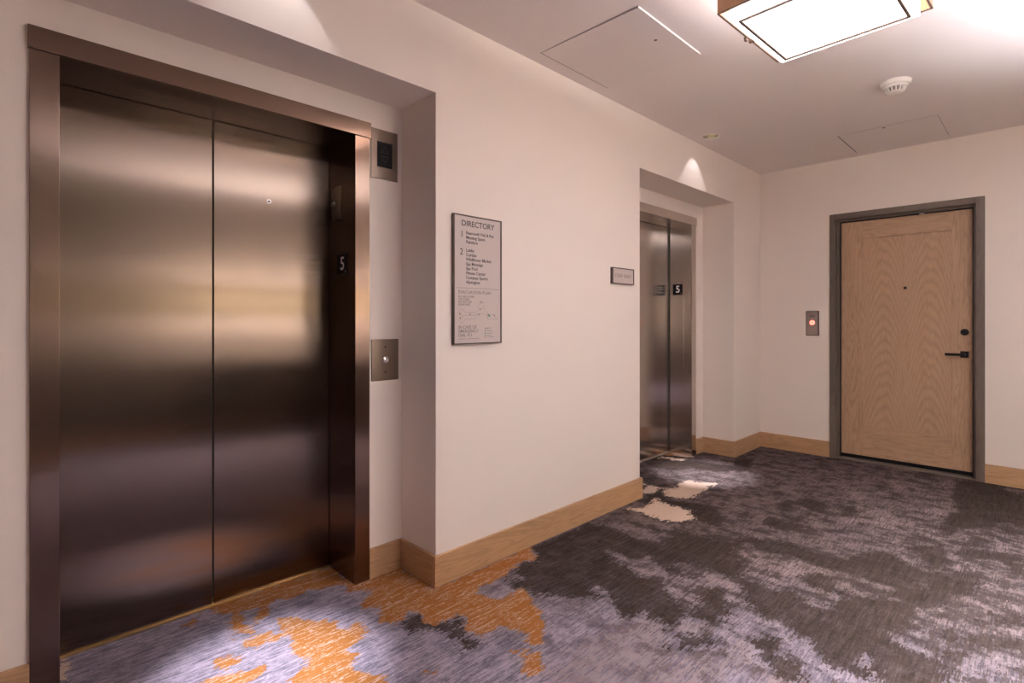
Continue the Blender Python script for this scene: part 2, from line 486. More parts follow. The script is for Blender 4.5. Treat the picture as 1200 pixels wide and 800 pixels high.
# ------------------------------------------------------------------ floor
PATCH = {}
PATCH['rust'] = [
    [(-0.554, 0.732), (-0.549, 1.297), (-0.318, 1.296), (-0.307, 1.37), (-0.285, 1.551), (0.021, 1.556), (0.021, 2.22), (0.11, 2.167), (0.153, 2.107), (0.108, 2.061), (0.131, 1.985), (0.154, 1.901), (0.151, 1.796), (0.148, 1.72), (0.18, 1.681), (0.233, 1.667), (0.3, 1.692), (0.318, 1.776), (0.318, 1.845), (0.436, 1.797), (0.512, 1.761), (0.617, 1.662), (0.665, 1.593), (0.664, 1.568), (0.615, 1.55), (0.586, 1.596), (0.513, 1.583), (0.458, 1.546), (0.486, 1.461), (0.414, 1.44), (0.387, 1.43), (0.326, 1.486), (0.279, 1.496), (0.284, 1.425), (0.263, 1.367), (0.206, 1.337), (0.139, 1.384), (0.102, 1.337), (0.138, 1.295), (0.13, 1.232), (0.094, 1.196), (-0.008, 1.265), (-0.048, 1.245), (-0.072, 1.211), (-0.145, 1.274), (-0.187, 1.334), (-0.247, 1.227), (-0.344, 1.246), (-0.368, 1.174), (-0.384, 1.1), (-0.37, 0.981), (-0.444, 0.983), (-0.412, 0.928), (-0.305, 0.885), (-0.292, 0.823), (-0.385, 0.873), (-0.446, 0.883), (-0.412, 0.846), (-0.44, 0.798), (-0.328, 0.787), (-0.222, 0.796), (-0.24, 0.752), (-0.316, 0.735), (-0.388, 0.764), (-0.455, 0.763), (-0.485, 0.713)],
    [(-0.252, 0.901), (-0.224, 0.968), (-0.167, 0.978), (-0.045, 1.082), (0.002, 1.067), (0.034, 1.081), (0.011, 1.121), (0.041, 1.16), (0.109, 1.122), (0.143, 1.065), (0.156, 1.007), (0.226, 1.046), (0.243, 0.976), (0.298, 0.975), (0.415, 1.033), (0.499, 0.986), (0.243, 0.727), (0.17, 0.811), (0.152, 0.848), (0.109, 0.876), (0.044, 0.847), (-0.059, 0.893), (-0.095, 0.873), (-0.087, 0.815), (-0.13, 0.838), (-0.137, 0.882)],
    [(-0.179, 0.739), (-0.179, 0.839), (-0.14, 0.828), (-0.092, 0.771), (-0.138, 0.732)],
    [(-0.136, 0.665), (-0.136, 0.687), (-0.064, 0.686), (-0.041, 0.646), (-0.088, 0.605), (-0.125, 0.603)],
    [(-0.025, 0.511), (-0.03, 0.589), (0.032, 0.74), (0.059, 0.74), (0.086, 0.7), (0.087, 0.625), (0.056, 0.538)],
    [(0.624, 1.473), (0.67, 1.503), (0.705, 1.554), (0.77, 1.501), (0.792, 1.421), (0.77, 1.399), (0.701, 1.461)],
    [(-0.253, 0.697), (-0.265, 0.726), (-0.227, 0.715)],
    [(-0.48, 0.587), (-0.53, 0.668), (-0.449, 0.628)],
    [(0.482, 1.155), (0.52, 1.186), (0.537, 1.169)],
    [(-0.601, 4.655), (-0.54, 4.911), (-0.401, 4.857), (-0.331, 4.788), (-0.52, 4.643)],
]
PATCH['dark'] = [
    [(0.022, 2.205), (0.017, 2.403), (0.043, 2.614), (0.02, 2.75), (0.154, 2.785), (0.275, 2.773), (0.376, 2.766), (0.528, 2.816), (0.52, 2.93), (0.402, 2.977), (0.526, 3.046), (0.677, 3.071), (0.798, 3.123), (0.841, 3.291), (0.899, 3.192), (0.828, 3.053), (0.978, 2.87), (1.026, 2.706), (0.958, 2.663), (0.834, 2.696), (0.742, 2.688), (0.71, 2.599), (0.795, 2.603), (0.806, 2.509), (0.733, 2.487), (0.636, 2.552), (0.56, 2.593), (0.524, 2.497), (0.364, 2.502), (0.483, 2.427), (0.577, 2.382), (0.672, 2.374), (0.76, 2.387), (0.867, 2.309), (0.962, 2.217), (1.004, 2.191), (0.994, 2.134), (0.962, 2.074), (0.897, 2.073), (0.842, 2.095), (0.845, 1.993), (0.808, 1.983), (0.709, 2.063), (0.628, 2.112), (0.564, 2.117), (0.576, 2.06), (0.623, 2.063), (0.598, 2.004), (0.52, 1.936), (0.442, 1.879), (0.391, 1.839), (0.307, 1.857), (0.278, 1.815), (0.215, 1.824), (0.205, 1.875), (0.241, 1.924), (0.172, 1.919), (0.152, 1.965), (0.108, 2.061), (0.153, 2.107), (0.11, 2.167)],
    [(0.995, 2.192), (0.985, 2.26), (0.967, 2.525), (1.009, 2.544), (1.104, 2.38), (1.118, 2.26), (1.061, 2.202)],
    [(0.979, 2.029), (1.057, 2.056), (1.096, 2.053), (1.129, 2.121), (1.179, 2.097), (1.155, 2.049), (1.087, 1.956), (1.053, 1.938), (1.057, 2.006), (1.02, 2.027)],
    [(0.833, 3.211), (0.964, 3.291), (1.043, 3.337), (1.207, 3.309), (1.328, 3.325), (1.375, 3.478), (1.493, 3.614), (1.579, 3.507), (1.681, 3.446), (1.738, 3.557), (1.764, 3.308), (1.668, 3.283), (1.626, 3.157), (1.54, 3.141), (1.446, 3.144), (1.35, 3.151), (1.264, 3.132), (1.168, 3.149), (1.057, 3.156), (0.96, 3.106)],
    [(1.026, 2.706), (1.169, 2.706), (1.235, 2.75), (1.333, 2.695), (1.4, 2.681), (1.407, 2.79), (1.443, 2.87), (1.381, 2.875), (1.294, 2.856), (1.207, 2.915), (1.247, 3.02), (1.346, 3.03), (1.401, 2.941), (1.49, 2.94), (1.617, 2.93), (1.64, 3.027), (1.535, 3.054), (1.627, 3.193), (1.706, 3.249), (1.786, 3.154), (1.689, 2.953), (1.722, 2.807), (1.677, 2.753), (1.658, 2.656), (1.702, 2.595), (1.774, 2.605), (1.845, 2.59), (1.861, 2.395), (1.756, 2.289), (1.685, 2.319), (1.614, 2.407), (1.605, 2.346), (1.657, 2.277), (1.579, 2.265), (1.512, 2.252), (1.477, 2.305), (1.418, 2.371), (1.378, 2.398), (1.301, 2.427), (1.253, 2.415), (1.187, 2.445), (1.1, 2.523)],
    [(1.265, 2.267), (1.343, 2.312), (1.37, 2.212), (1.433, 2.187), (1.484, 2.155), (1.479, 2.077), (1.443, 2.066), (1.366, 2.098), (1.317, 2.128), (1.269, 2.204)],
    [(1.139, 2.541), (1.206, 2.504), (1.284, 2.446), (1.342, 2.459), (1.424, 2.361), (1.488, 2.331), (1.522, 2.429), (1.436, 2.474), (1.322, 2.523), (1.195, 2.576)],
    [(1.575, 5.595), (1.846, 5.804), (1.892, 5.518), (2, 5.461), (2.02, 4.521), (1.926, 4.679), (1.858, 4.451), (1.77, 4.44), (1.687, 4.111), (1.611, 4.279), (1.672, 4.682), (1.602, 5.112)],
    [(1.525, 3.758), (1.695, 3.963), (1.727, 3.657), (1.669, 3.487), (1.596, 3.672)],
    [(1.691, 3.482), (1.82, 3.626), (1.893, 3.522), (1.857, 3.322), (1.799, 3.275), (1.782, 3.077), (1.719, 3.149), (1.662, 3.205)],
    [(1.914, 3.18), (2.047, 3.256), (2.049, 3.138), (1.965, 3.071)],
    [(1.829, 2.699), (1.883, 2.731), (1.86, 2.516), (1.819, 2.428), (1.773, 2.516)],
    [(1.924, 3.899), (2.032, 3.965), (2.038, 3.693), (1.964, 3.746)],
    [(0.762, 4.051), (0.871, 4.291), (1.059, 4.202), (0.976, 4), (0.88, 4.07), (0.789, 3.905)],
    [(1.075, 4.219), (1.146, 4.315), (1.197, 4.201), (1.149, 4.041)],
    [(0.047, 4.906), (0.155, 5.145), (0.27, 4.693), (0.219, 4.568)],
    [(-0.572, 4.543), (-0.381, 4.783), (-0.208, 4.647), (0.043, 4.696), (0.194, 4.848), (0.228, 4.651), (0.105, 4.453), (-0.099, 4.396), (-0.177, 4.241), (-0.309, 4.183), (-0.461, 4.267)],
    [(0.058, 3.338), (0.011, 3.557), (0.002, 3.722), (0.16, 3.493), (0.281, 3.564), (0.433, 3.618), (0.615, 3.478), (0.631, 3.288), (0.47, 3.29), (0.364, 3.428), (0.187, 3.443), (0.07, 3.481), (0.14, 3.272)],
    [(0.161, 1.263), (0.125, 1.321), (0.156, 1.372), (0.253, 1.357), (0.284, 1.434), (0.284, 1.501), (0.323, 1.493), (0.385, 1.427), (0.485, 1.411), (0.512, 1.366), (0.483, 1.337), (0.393, 1.367), (0.284, 1.343), (0.259, 1.291), (0.239, 1.254)],
    [(1.33, 5.767), (1.402, 5.802), (1.418, 5.536), (1.335, 5.52)],
    [(1.493, 2.921), (1.488, 2.79), (1.586, 2.789), (1.702, 2.926), (1.643, 3.008)],
    [(1.76, 3.996), (1.876, 4.016), (2.012, 4.093), (2.032, 3.965), (1.884, 3.873), (1.759, 3.837)],
    [(1.783, 2.869), (1.89, 2.891), (2.052, 2.997), (2.054, 2.897), (1.922, 2.817), (1.82, 2.778)],
    [(0.799, 3.687), (0.954, 3.695), (1.058, 3.68), (0.964, 3.508), (0.81, 3.509)],
]
PATCH['cream'] = [
    [(0.075, 3.158), (0.139, 3.295), (0.079, 3.49), (0.188, 3.419), (0.364, 3.428), (0.456, 3.318), (0.437, 3.193), (0.329, 3.125), (0.226, 3.151)],
    [(-0.153, 3.718), (-0.022, 3.727), (0.018, 3.593), (-0.043, 3.503)],
    [(-0.012, 3.799), (0.078, 3.769), (0.018, 4.019), (0.257, 4.164), (0.244, 3.937), (0.264, 3.676), (0.224, 3.61), (0.098, 3.59)],
    [(-0.487, 4.584), (-0.289, 4.673), (-0.264, 4.591), (-0.466, 4.516)],
    [(-0.547, 4.805), (-0.327, 4.885), (-0.266, 4.763), (-0.373, 4.7)],
    [(-0.456, 0.178), (-0.527, 0.203), (-0.518, 0.212), (-0.378, 0.191), (-0.326, 0.169)],
]
PATCH['pale'] = [
    [(1.121, 3.991), (1.167, 4.36), (1.386, 4.347), (1.471, 4.218), (1.45, 4.019), (1.259, 4.067), (1.197, 3.921)],
    [(1.442, 4.472), (1.54, 4.641), (1.645, 4.869), (1.658, 4.513), (1.549, 4.424)],
    [(1.053, 4.396), (1.032, 4.824), (1.209, 4.554)],
    [(0.791, 1.537), (0.807, 1.786), (0.853, 2.048), (0.916, 2.055), (0.977, 2.062), (1.032, 2.229), (1.104, 2.208), (1.146, 2.146), (1.06, 2.111), (0.998, 2.066), (0.968, 2.035), (1.036, 1.968), (1.118, 1.911), (1.266, 2.193), (1.308, 2.135), (1.32, 1.975), (1.255, 1.77), (0.879, 1.389)],
    [(0.779, 1.591), (0.816, 1.629), (0.826, 1.565)],
    [(1.235, 2.17), (1.259, 2.211), (1.312, 2.108), (1.397, 2.053), (1.486, 2.091), (1.559, 2.077), (1.423, 1.939), (1.29, 2.049)],
    [(1.172, 5.09), (1.23, 5.278), (1.366, 5.043), (1.292, 4.969)],
    [(1.709, 4.206), (1.799, 4.171), (1.78, 4.117), (1.593, 4.145), (1.455, 4.203), (1.537, 4.245)],
    [(1.602, 2.387), (1.657, 2.385), (1.683, 2.33), (1.63, 2.303)],
    [(0.351, 2.505), (0.44, 2.611), (0.559, 2.668), (0.584, 2.587), (0.536, 2.494), (0.56, 2.392), (0.622, 2.374), (0.715, 2.417), (0.823, 2.356), (0.956, 2.221), (0.985, 2.26), (0.967, 2.525), (0.893, 2.572), (0.807, 2.561), (0.745, 2.447), (0.625, 2.485), (0.535, 2.479)],
    [(0.732, 2.65), (0.851, 2.66), (0.971, 2.651), (1.128, 2.551), (1.106, 2.486), (0.929, 2.534), (0.807, 2.561)],
    [(0.886, 3.03), (1.015, 3.083), (1.198, 3.121), (1.301, 3.114), (1.368, 3.078), (1.372, 2.911), (1.338, 2.808), (1.243, 2.901), (1.186, 2.893), (1.123, 2.779), (1.041, 2.798)],
    [(1.721, 3.892), (1.804, 4.007), (1.87, 3.664), (1.806, 3.547), (1.733, 3.663)],
]
PATCH['dusk'] = [
    [(1.3, 2.838), (1.47, 3.397), (1.593, 4.145), (1.987, 6.111), (2.061, 2.585), (1.841, 2.363), (1.704, 2.299), (1.567, 2.442), (1.366, 2.492)],
    [(0.38, 2.994), (0.606, 3.343), (0.973, 3.199), (1.154, 2.691), (1.079, 2.296), (0.835, 2.368)],
    [(0.77, 3.769), (0.906, 4.408), (1.176, 4.18), (1.178, 3.763), (0.917, 3.499)],
]

def signed(polys, pts):
    """Signed distance (inside positive) to a set of polygons, capped at 0.2 m."""
    best = np.full(len(pts), -0.2)
    for p in polys:
        P = np.array(p, float)
        lo, hi = P.min(0) - 0.2, P.max(0) + 0.2
        idx = np.where((pts[:, 0] > lo[0]) & (pts[:, 0] < hi[0]) & (pts[:, 1] > lo[1]) & (pts[:, 1] < hi[1]))[0]
        if not len(idx): continue
        q = pts[idx]
        d2 = np.full(len(q), 1e9); inside = np.zeros(len(q), bool)
        for a, c in zip(P, np.roll(P, -1, 0)):
            e = c - a; w = q - a
            t = np.clip((w @ e) / max(e @ e, 1e-12), 0, 1)
            d2 = np.minimum(d2, ((w - t[:, None] * e) ** 2).sum(1))
            cond = (a[1] > q[:, 1]) != (c[1] > q[:, 1])
            with np.errstate(divide='ignore', invalid='ignore'):
                xx = (c[0] - a[0]) * (q[:, 1] - a[1]) / (c[1] - a[1]) + a[0]
            inside ^= cond & (q[:, 0] < xx)
        s = np.sqrt(d2) * np.where(inside, 1, -1)
        best[idx] = np.maximum(best[idx], np.clip(s, -0.2, 0.2))
    return best

def make_floor():
    xs = np.concatenate([np.arange(-0.66, 2.6, 0.018), np.linspace(2.6, XR, 12)])
    ys = np.concatenate([np.linspace(YB, -0.1, 30), np.arange(-0.08, 5.84, 0.018), [5.85]])
    nx, ny = len(xs), len(ys)
    X, Y = np.meshgrid(xs, ys)
    co = np.stack([X.ravel(), Y.ravel(), np.zeros(nx * ny)], 1)
    me = bpy.data.meshes.new('floor')
    i = np.arange(nx * ny).reshape(ny, nx)
    f = np.stack([i[:-1, :-1], i[:-1, 1:], i[1:, 1:], i[1:, :-1]], -1).reshape(-1, 4)
    me.from_pydata(co.tolist(), [], f.tolist())
    for k in ('rust', 'dark', 'cream', 'pale', 'dusk'):
        a = me.attributes.new(k, 'FLOAT', 'POINT')
        a.data.foreach_set('value', signed(PATCH[k], co[:, :2]).astype(np.float32))
    me.materials.append(carpet_material())
    o = bpy.data.objects.new('floor', me)
    COL.objects.link(o)
    o['kind'] = 'structure'
    return o
make_floor()

# ------------------------------------------------------------------ walls
def xq(bm, x, y0, y1, z0, z1): quad(bm, (x, y0, z0), (x, y1, z0), (x, y1, z1), (x, y0, z1))
def yq(bm, y, x0, x1, z0, z1): quad(bm, (x0, y, z0), (x1, y, z0), (x1, y, z1), (x0, y, z1))
def zq(bm, z, x0, x1, y0, y1): quad(bm, (x0, y0, z), (x1, y0, z), (x1, y1, z), (x0, y1, z))

bm = bmesh.new()
xq(bm, 0, YB, R1['y0'], 0, CEIL); xq(bm, 0, R1['y0'], R1['y1'], R1['z'], CEIL)
xq(bm, 0, R1['y1'], R2['y0'], 0, CEIL); xq(bm, 0, R2['y0'], R2['y1'], R2['z'], CEIL)
xq(bm, 0, R2['y1'], YF, 0, CEIL)
for R, E in ((R1, E1), (R2, E2)):
    zq(bm, R['z'], R['x'], 0, R['y0'], R['y1'])
    yq(bm, R['y0'], R['x'], 0, 0, R['z']); yq(bm, R['y1'], R['x'], 0, 0, R['z'])
    a, c = E['c'] - E['half'] - 0.04, E['c'] + E['half'] + 0.04
    xq(bm, R['x'], R['y0'], a, 0, R['z']); xq(bm, R['x'], c, R['y1'], 0, R['z']); xq(bm, R['x'], a, c, 2.25, R['z'])
bmesh.ops.remove_doubles(bm, verts=bm.verts, dist=1e-5)
struct('wall_left', bm, M_WALL)

DX0, DX1, DZ = 0.693, 1.690, 2.247      # clear opening of the oak door's frame
bm = bmesh.new()
yq(bm, YF, 0, DX0 - 0.03, 0, CEIL); yq(bm, YF, DX1 + 0.03, XR, 0, CEIL); yq(bm, YF, DX0 - 0.03, DX1 + 0.03, DZ + 0.03, CEIL)
struct('wall_far', bm, M_WALL)
bm = bmesh.new(); xq(bm, XR, YB, YF, 0, CEIL)
struct('wall_right', bm, plain('wall_right_dimmed', (0.25, 0.212, 0.185), 0.8, bump=0.2, bscale=90, spec=0.2))  # invented dark tone: keeps this unseen wall from reflecting too much lamp light
bm = bmesh.new(); yq(bm, YB, 0, XR, 0, CEIL)
struct('wall_near', bm, M_WALL)

# ceiling with real openings for downlights and access panels
DL = [(0.153, 0.80), (0.153, 4.236)]
P1 = (0.089, 0.726, 2.224, 2.874)
P2 = (0.886, 1.534, 4.968, 5.573)
bm = bmesh.new()
edges = []
def loop(pts):
    vs = [bm.verts.new((x, y, CEIL)) for x, y in pts]
    for a, c in zip(vs, vs[1:] + vs[:1]): edges.append(bm.edges.new((a, c)))
loop([(0, YB), (XR, YB), (XR, YF), (0, YF)])
for x, y in DL: loop([(x + 0.062 * math.cos(2 * PI * k / 32), y + 0.062 * math.sin(2 * PI * k / 32)) for k in range(32)])
for x0, x1, y0, y1 in (P1, P2): loop([(x0, y0), (x1, y0), (x1, y1), (x0, y1)])
bmesh.ops.triangle_fill(bm, use_beauty=True, use_dissolve=False, edges=edges)
struct('ceiling', bm, M_CEIL)

# baseboards
BH, BT = 0.150, 0.016
def bb(name, m, *boxes):
    struct(name, B(*boxes, bev=0.002), m)
bb('baseboard_left', M_BASE, (0, BT, R1['y1'] - BT, R2['y0'] + BT, 0, BH))
bb('baseboard_left', M_BASEX, (R1['x'], 0, R1['y1'] - BT, R1['y1'], 0, BH))
bb('baseboard_left', M_BASE, (R1['x'], R1['x'] + BT, E1['c'] + E1['half'] + E1['jw'], R1['y1'] - BT, 0, BH))
bb('baseboard_left', M_BASE, (R1['x'], R1['x'] + BT, R1['y0'], E1['c'] - E1['half'] - E1['jw'], 0, BH))
bb('baseboard_left', M_BASE, (R2['x'], R2['x'] + BT, E2['c'] + E2['half'] + E2['jw'], R2['y1'] - BT, 0, BH))
bb('baseboard_left', M_BASEX, (R2['x'], 0, R2['y1'] - BT, R2['y1'], 0, BH))
bb('baseboard_left', M_BASEX, (R2['x'], 0, R2['y0'], R2['y0'] + BT, 0, BH))
bb('baseboard_left', M_BASE, (0, BT, R2['y1'] - BT, YF - BT, 0, BH))
bb('baseboard_left', M_BASE, (0, BT, YB, R1['y0'] + BT, 0, BH))
bb('baseboard_far', M_BASEX, (0, DX0 - 0.052, YF - BT, YF, 0, BH))
bb('baseboard_far', M_BASEX, (DX1 + 0.056, XR, YF - BT, YF, 0, BH))
bb('baseboard_right', M_BASE, (XR - BT, XR, YB, YF - BT, 0, BH))

# ------------------------------------------------------------------ lifts
def elevator(name, label, R, E, m_door, m_frame, m_return, m_soffit, m_sill, sill_w, gap):
    c, h, xd, jw = E['c'], E['half'], E['xd'], E['jw']
    xf = R['x'] + 0.014
    t = thing(name, label, 'elevator', (xd, c, 0))
    for s in (-1, 1):
        y0, y1 = sorted((c + s * h, c + s * (h + jw)))
        obj('jamb', B((xf - 0.018, xf, y0, y1, 0, 2.212), bev=0.0012), m_frame, t)
        obj('jamb_return', B((xd + gap, xf - 0.018, *sorted((c + s * h, c + s * (h + jw))), 0, 2.212)), m_return, t)
    obj('header', B((xf - 0.014, xf + 0.006, c - h - jw - 0.004, c + h + jw + 0.006, 2.213, 2.290), bev=0.0012), m_frame, t)
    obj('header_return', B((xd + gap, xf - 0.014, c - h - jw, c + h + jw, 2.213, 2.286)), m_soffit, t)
    ps = []
    for s in (-1, 1):
        y0, y1 = sorted((c + s * 0.0035, c + s * (h + 0.03)))
        ps.append(obj('door_panel', B((xd - 0.035, xd, y0, y1, 0.006, 2.24), bev=0.001), m_door, t))
    obj('sill', B((xd - 0.06, xd + sill_w, c - h, c + h, 0.0, 0.005)), m_sill, t)
    return t, ps

t, ps = elevator('elevator', 'bronze elevator with wide brushed double doors and thick bronze frame', R1, E1, M_BRONZE, M_BRONZE_F, M_BRONZE_R, M_BRONZE_S, M_BRASS, 0.014, 0.009)
bm = bmesh.new(); lathe(bm, [(0.0062, 0.0), (0.0062, 0.0025), (0.0090, 0.0025), (0.0100, 0.0)], 24)
bmesh.ops.transform(bm, matrix=Matrix.Translation((E1['xd'], 0.981, 1.88)) @ Matrix.Rotation(PI / 2, 4, 'Y'), verts=bm.verts)
k = obj('keyhole', bm, M_CHROME, ps[1], smooth=True); k['label'] = 'round steel keyhole ring'
bm = bmesh.new(); cyl(bm, (E1['xd'], 0.981, 1.88), (1, 0, 0), 0.0060, 0.0028, 16)
obj('keyhole_core', bm, M_BLACK, ps[1])

t2, ps2 = elevator('elevator', 'stainless steel elevator in the far niche past the staff sign', R2, E2, M_STEEL, M_STEEL, M_STEEL, M_STEEL, M_ALU, 0.02, 0.016)
YJ2 = E2['c'] + E2['half']
a = obj('access_plate', B((-0.512, -0.375, YJ2 - 0.006, YJ2, 0.76, 1.535), bev=0.0025), M_STEEL, t2)
bm = bmesh.new(); cyl(bm, (-0.395, YJ2 - 0.006, 1.15), (0, -1, 0), 0.011, 0.006, 20, bev=0.001)
obj('lock', bm, M_CHROME, a, smooth=True)

# floor-number plates
YJ1 = E1['c'] + E1['half']
def floor_sign(label, x0, x1, z0, z1, yp):
    t = thing('floor_number_sign', label, 'sign', ((x0 + x1) / 2, yp, z0))
    obj('plate', B((x0, x1, yp - 0.003, yp, z0, z1), bev=0.0008), M_BLACK, t)
    obj('digit', text_bm([('5', 0.094, ((x0 + x1) / 2 + 0.004, (z0 + z1) / 2 - 0.028), 'CENTER')], ('-y', yp - 0.0035), 0.001, 0.012), M_WHITE_TXT, t)
    bm = bmesh.new()
    for kx, kz in ((0, 0), (0, 1), (1, 0)): cyl(bm, (x1 - 0.016 + 0.006 * kx, yp - 0.003, z0 + 0.012 + 0.006 * kz), (0, -1, 0), 0.0014, 0.001, 8)
    obj('braille_dots', bm, M_WHITE_TXT, t)
floor_sign('black plate with white 5 on the bronze elevator jamb', -0.472, -0.366, 1.533, 1.638, YJ1)
floor_sign('black plate with white 5 on the stainless elevator jamb', -0.492, -0.392, 1.548, 1.652, YJ2)

# key switch on the bronze jamb
t = thing('key_switch', 'narrow bronze key switch plate above the 5 on the elevator jamb', 'switch', (-0.482, YJ1, 1.82))
obj('plate', B((-0.527, -0.436, YJ1 - 0.006, YJ1, 1.818, 1.988), bev=0.0015), M_PLATE, t)
bm = bmesh.new(); cyl(bm, (-0.482, YJ1 - 0.006, 1.90), (0, -1, 0), 0.013, 0.012, 24, bev=0.001)
kl = obj('lock_cylinder', bm, M_CHROME, t, smooth=True)
obj('key_slot', B((-0.4835, -0.4805, YJ1 - 0.0186, YJ1 - 0.0178, 1.893, 1.907)), M_BLACK, kl)
for zz in (1.86, 1.945):
    bm = bmesh.new(); cyl(bm, (-0.482, YJ1 - 0.006, zz), (0, -1, 0), 0.0045, 0.0015, 16)
    obj('screw', bm, M_CHROME, t)

# arrival indicator right of the bronze frame
XN = R1['x']
t = thing('arrival_indicator', 'square bronze indicator plate with dark display, high beside the bronze frame', 'indicator', (XN, 1.46, 2.02))
ip = obj('plate', B((XN, XN + 0.006, 1.382, 1.536, 2.024, 2.277), bev=0.001), M_PLATE, t)
dp = obj('display', B((XN + 0.006, XN + 0.0085, 1.415, 1.502, 2.085, 2.214), bev=0.0008), M_BLACK, t)
bm = bmesh.new()
xa = XN + 0.0088
for z0, s in ((2.160, 1), (2.140, -1)):
    w = 0.021
    p = [(1.4585 - w, z0), (1.4585, z0 + s * 0.030), (1.4585 + w, z0)]
    for (a, za), (b2, zb) in zip(p, p[1:] + p[:1]):
        d = Vector((b2 - a, zb - za)); n = Vector((-d.y, d.x)).normalized() * 0.0015
        quad(bm, (xa, a - n.x, za - n.y), (xa, b2 - n.x, zb - n.y), (xa, b2 + n.x, zb + n.y), (xa, a + n.x, za + n.y))
obj('arrow_outline', bm, plain('indicator_arrow', (0.026, 0.021, 0.020), 0.6), dp)
for zz in (2.245, 2.052):
    bm = bmesh.new(); cyl(bm, (XN + 0.006, 1.459, zz), (1, 0, 0), 0.004, 0.001, 14)
    obj('screw', bm, M_PLATE, t)

# call button plate
t = thing('call_station', 'bronze call plate with round steel button right of the bronze frame', 'call button', (XN, 1.461, 0.99))
obj('plate', B((XN, XN + 0.006, 1.384, 1.541, 0.991, 1.203), bev=0.001), M_PLATE, t)
bm = bmesh.new(); lathe(bm, [(0.0165, 0.0), (0.0165, 0.003), (0.0145, 0.004), (0.0125, 0.0035), (0.0115, 0.006), (0.006, 0.008), (0.0, 0.0085)], 32)
bmesh.ops.transform(bm, matrix=Matrix.Translation((XN + 0.006, 1.463, 1.098)) @ Matrix.Rotation(PI / 2, 4, 'Y'), verts=bm.verts)
obj('button', bm, M_CHROME, t, smooth=True)
for zz, s in ((1.163, 1), (1.034, -1)):
    bm = bmesh.new(); xa = XN + 0.0064
    bm.faces.new([bm.verts.new(p) for p in ((xa, 1.456, zz - 0.003 * s), (xa, 1.470, zz - 0.003 * s), (xa, 1.463, zz + 0.006 * s))])
    obj('arrow_mark', bm, M_BLACK, t)

# ------------------------------------------------------------------ directory sign
t = thing('directory_sign', 'tall framed elevator directory and evacuation plan on the cream wall', 'sign', (0, 1.827, 1.178))
y0, y1, z0, z1 = 1.662, 1.992, 1.178, 1.838
bm = bmesh.new()
box(bm, 0.0, 0.020, y0, y0 + 0.006, z0, z1); box(bm, 0.0, 0.020, y1 - 0.006, y1, z0, z1)
box(bm, 0.0, 0.020, y0 + 0.006, y1 - 0.006, z0, z0 + 0.006); box(bm, 0.0, 0.020, y0 + 0.006, y1 - 0.006, z1 - 0.006, z1)
obj('frame', bm, M_SIGN_FRAME, t)
obj('face_panel', B((0.0, 0.015, y0 + 0.006, y1 - 0.006, z0 + 0.006, z1 - 0.006)), M_SIGN_FACE, t)
F = ('+x', 0.0155)
cy = (y0 + y1) / 2
obj('title_lettering', text_bm([('DIRECTORY', 0.0415, (cy, 1.7820), 'CENTER')], F, bold=0.012), M_DARK_TXT, t)
L1 = ['Beartooth Pub & Rec', 'Meeting Space', 'Paintbox']
L2 = ['Lobby', 'Cortina', 'Wildflower Market', 'Spa Montage', 'Spa Pool', 'Fitness Center', 'Compass Sports', 'Alpenglow']
ln = [('1', 0.047, (1.706, 1.724), 'LEFT'), ('2', 0.047, (1.703, 1.634), 'LEFT')]
lettering('level_numeral', ln, F, M_DARK_TXT, t)
ln = [(s, 0.0225, (1.744, 1.741 - 0.0233 * i), 'LEFT') for i, s in enumerate(L1)]
ln += [(s, 0.0225, (1.744, 1.652 - 0.0233 * i), 'LEFT') for i, s in enumerate(L2)]
lettering('listing_line', ln, F, M_DARK_TXT, t, 0.014)
obj('divider_line', B((0.015, 0.0156, 1.682, 1.976, 1.4645, 1.4665)), M_GREY_TXT, t)
ln = [('EVACUATION PLAN', 0.0245, (1.694, 1.436), 'LEFT')]
for i, s in enumerate(['IN CASE OF FIRE', 'USE STAIRS.', 'DO NOT USE', 'ELEVATORS']): ln.append((s, 0.0145, (1.694, 1.4165 - 0.0135 * i), 'LEFT'))
for i, s in enumerate(['IN CASE OF', 'EMERGENCY', 'DIAL 911']): ln.append((s, 0.0235, (1.694, 1.258 - 0.0205 * i), 'LEFT'))
lettering('notice_line', ln, F, M_GREY_TXT, t, 0.004)
def path_bm(paths, x, w):
    bm = bmesh.new()
    for p in paths:
        for (a, za), (b2, zb) in zip(p, p[1:]):
            d = Vector((b2 - a, zb - za)); n = Vector((-d.y, d.x)).normalized() * w
            quad(bm, (x, a - n.x, za - n.y), (x, b2 - n.x, zb - n.y), (x, b2 + n.x, zb + n.y), (x, a + n.x, za + n.y))
    return bm
def MP(u, v): return (1.690 + u * 0.283, 1.282 + v * 0.122)      # 0..1 across the plan drawing
plan = [[MP(.03, .48), MP(.06, .58), MP(.12, .60), MP(.18, .46), MP(.40, .46), MP(.46, .52), MP(.52, .92), MP(.56, .98), MP(.61, .90), MP(.64, .62), MP(.70, .50), MP(.76, .40), MP(.86, .40)],
        [MP(.86, .40), MP(.90, .30), MP(.98, .22), MP(.92, .20), MP(.72, .20), MP(.68, .40), MP(.56, .44), MP(.50, .40), MP(.44, .36), MP(.40, .20), MP(.18, .20), MP(.08, .02), MP(.02, .16), MP(.12, .34), MP(.03, .48)],
        [MP(.18, .36), MP(.40, .36), MP(.44, .42)], [MP(.12, .34), MP(.18, .36)], [MP(.72, .20), MP(.70, .34)], [MP(.78, .34), MP(.80, .24)], [MP(.54, .66), MP(.62, .66)]]
pl = obj('plan_drawing', path_bm(plan, 0.0156, 0.0006), M_GREY_TXT, t)
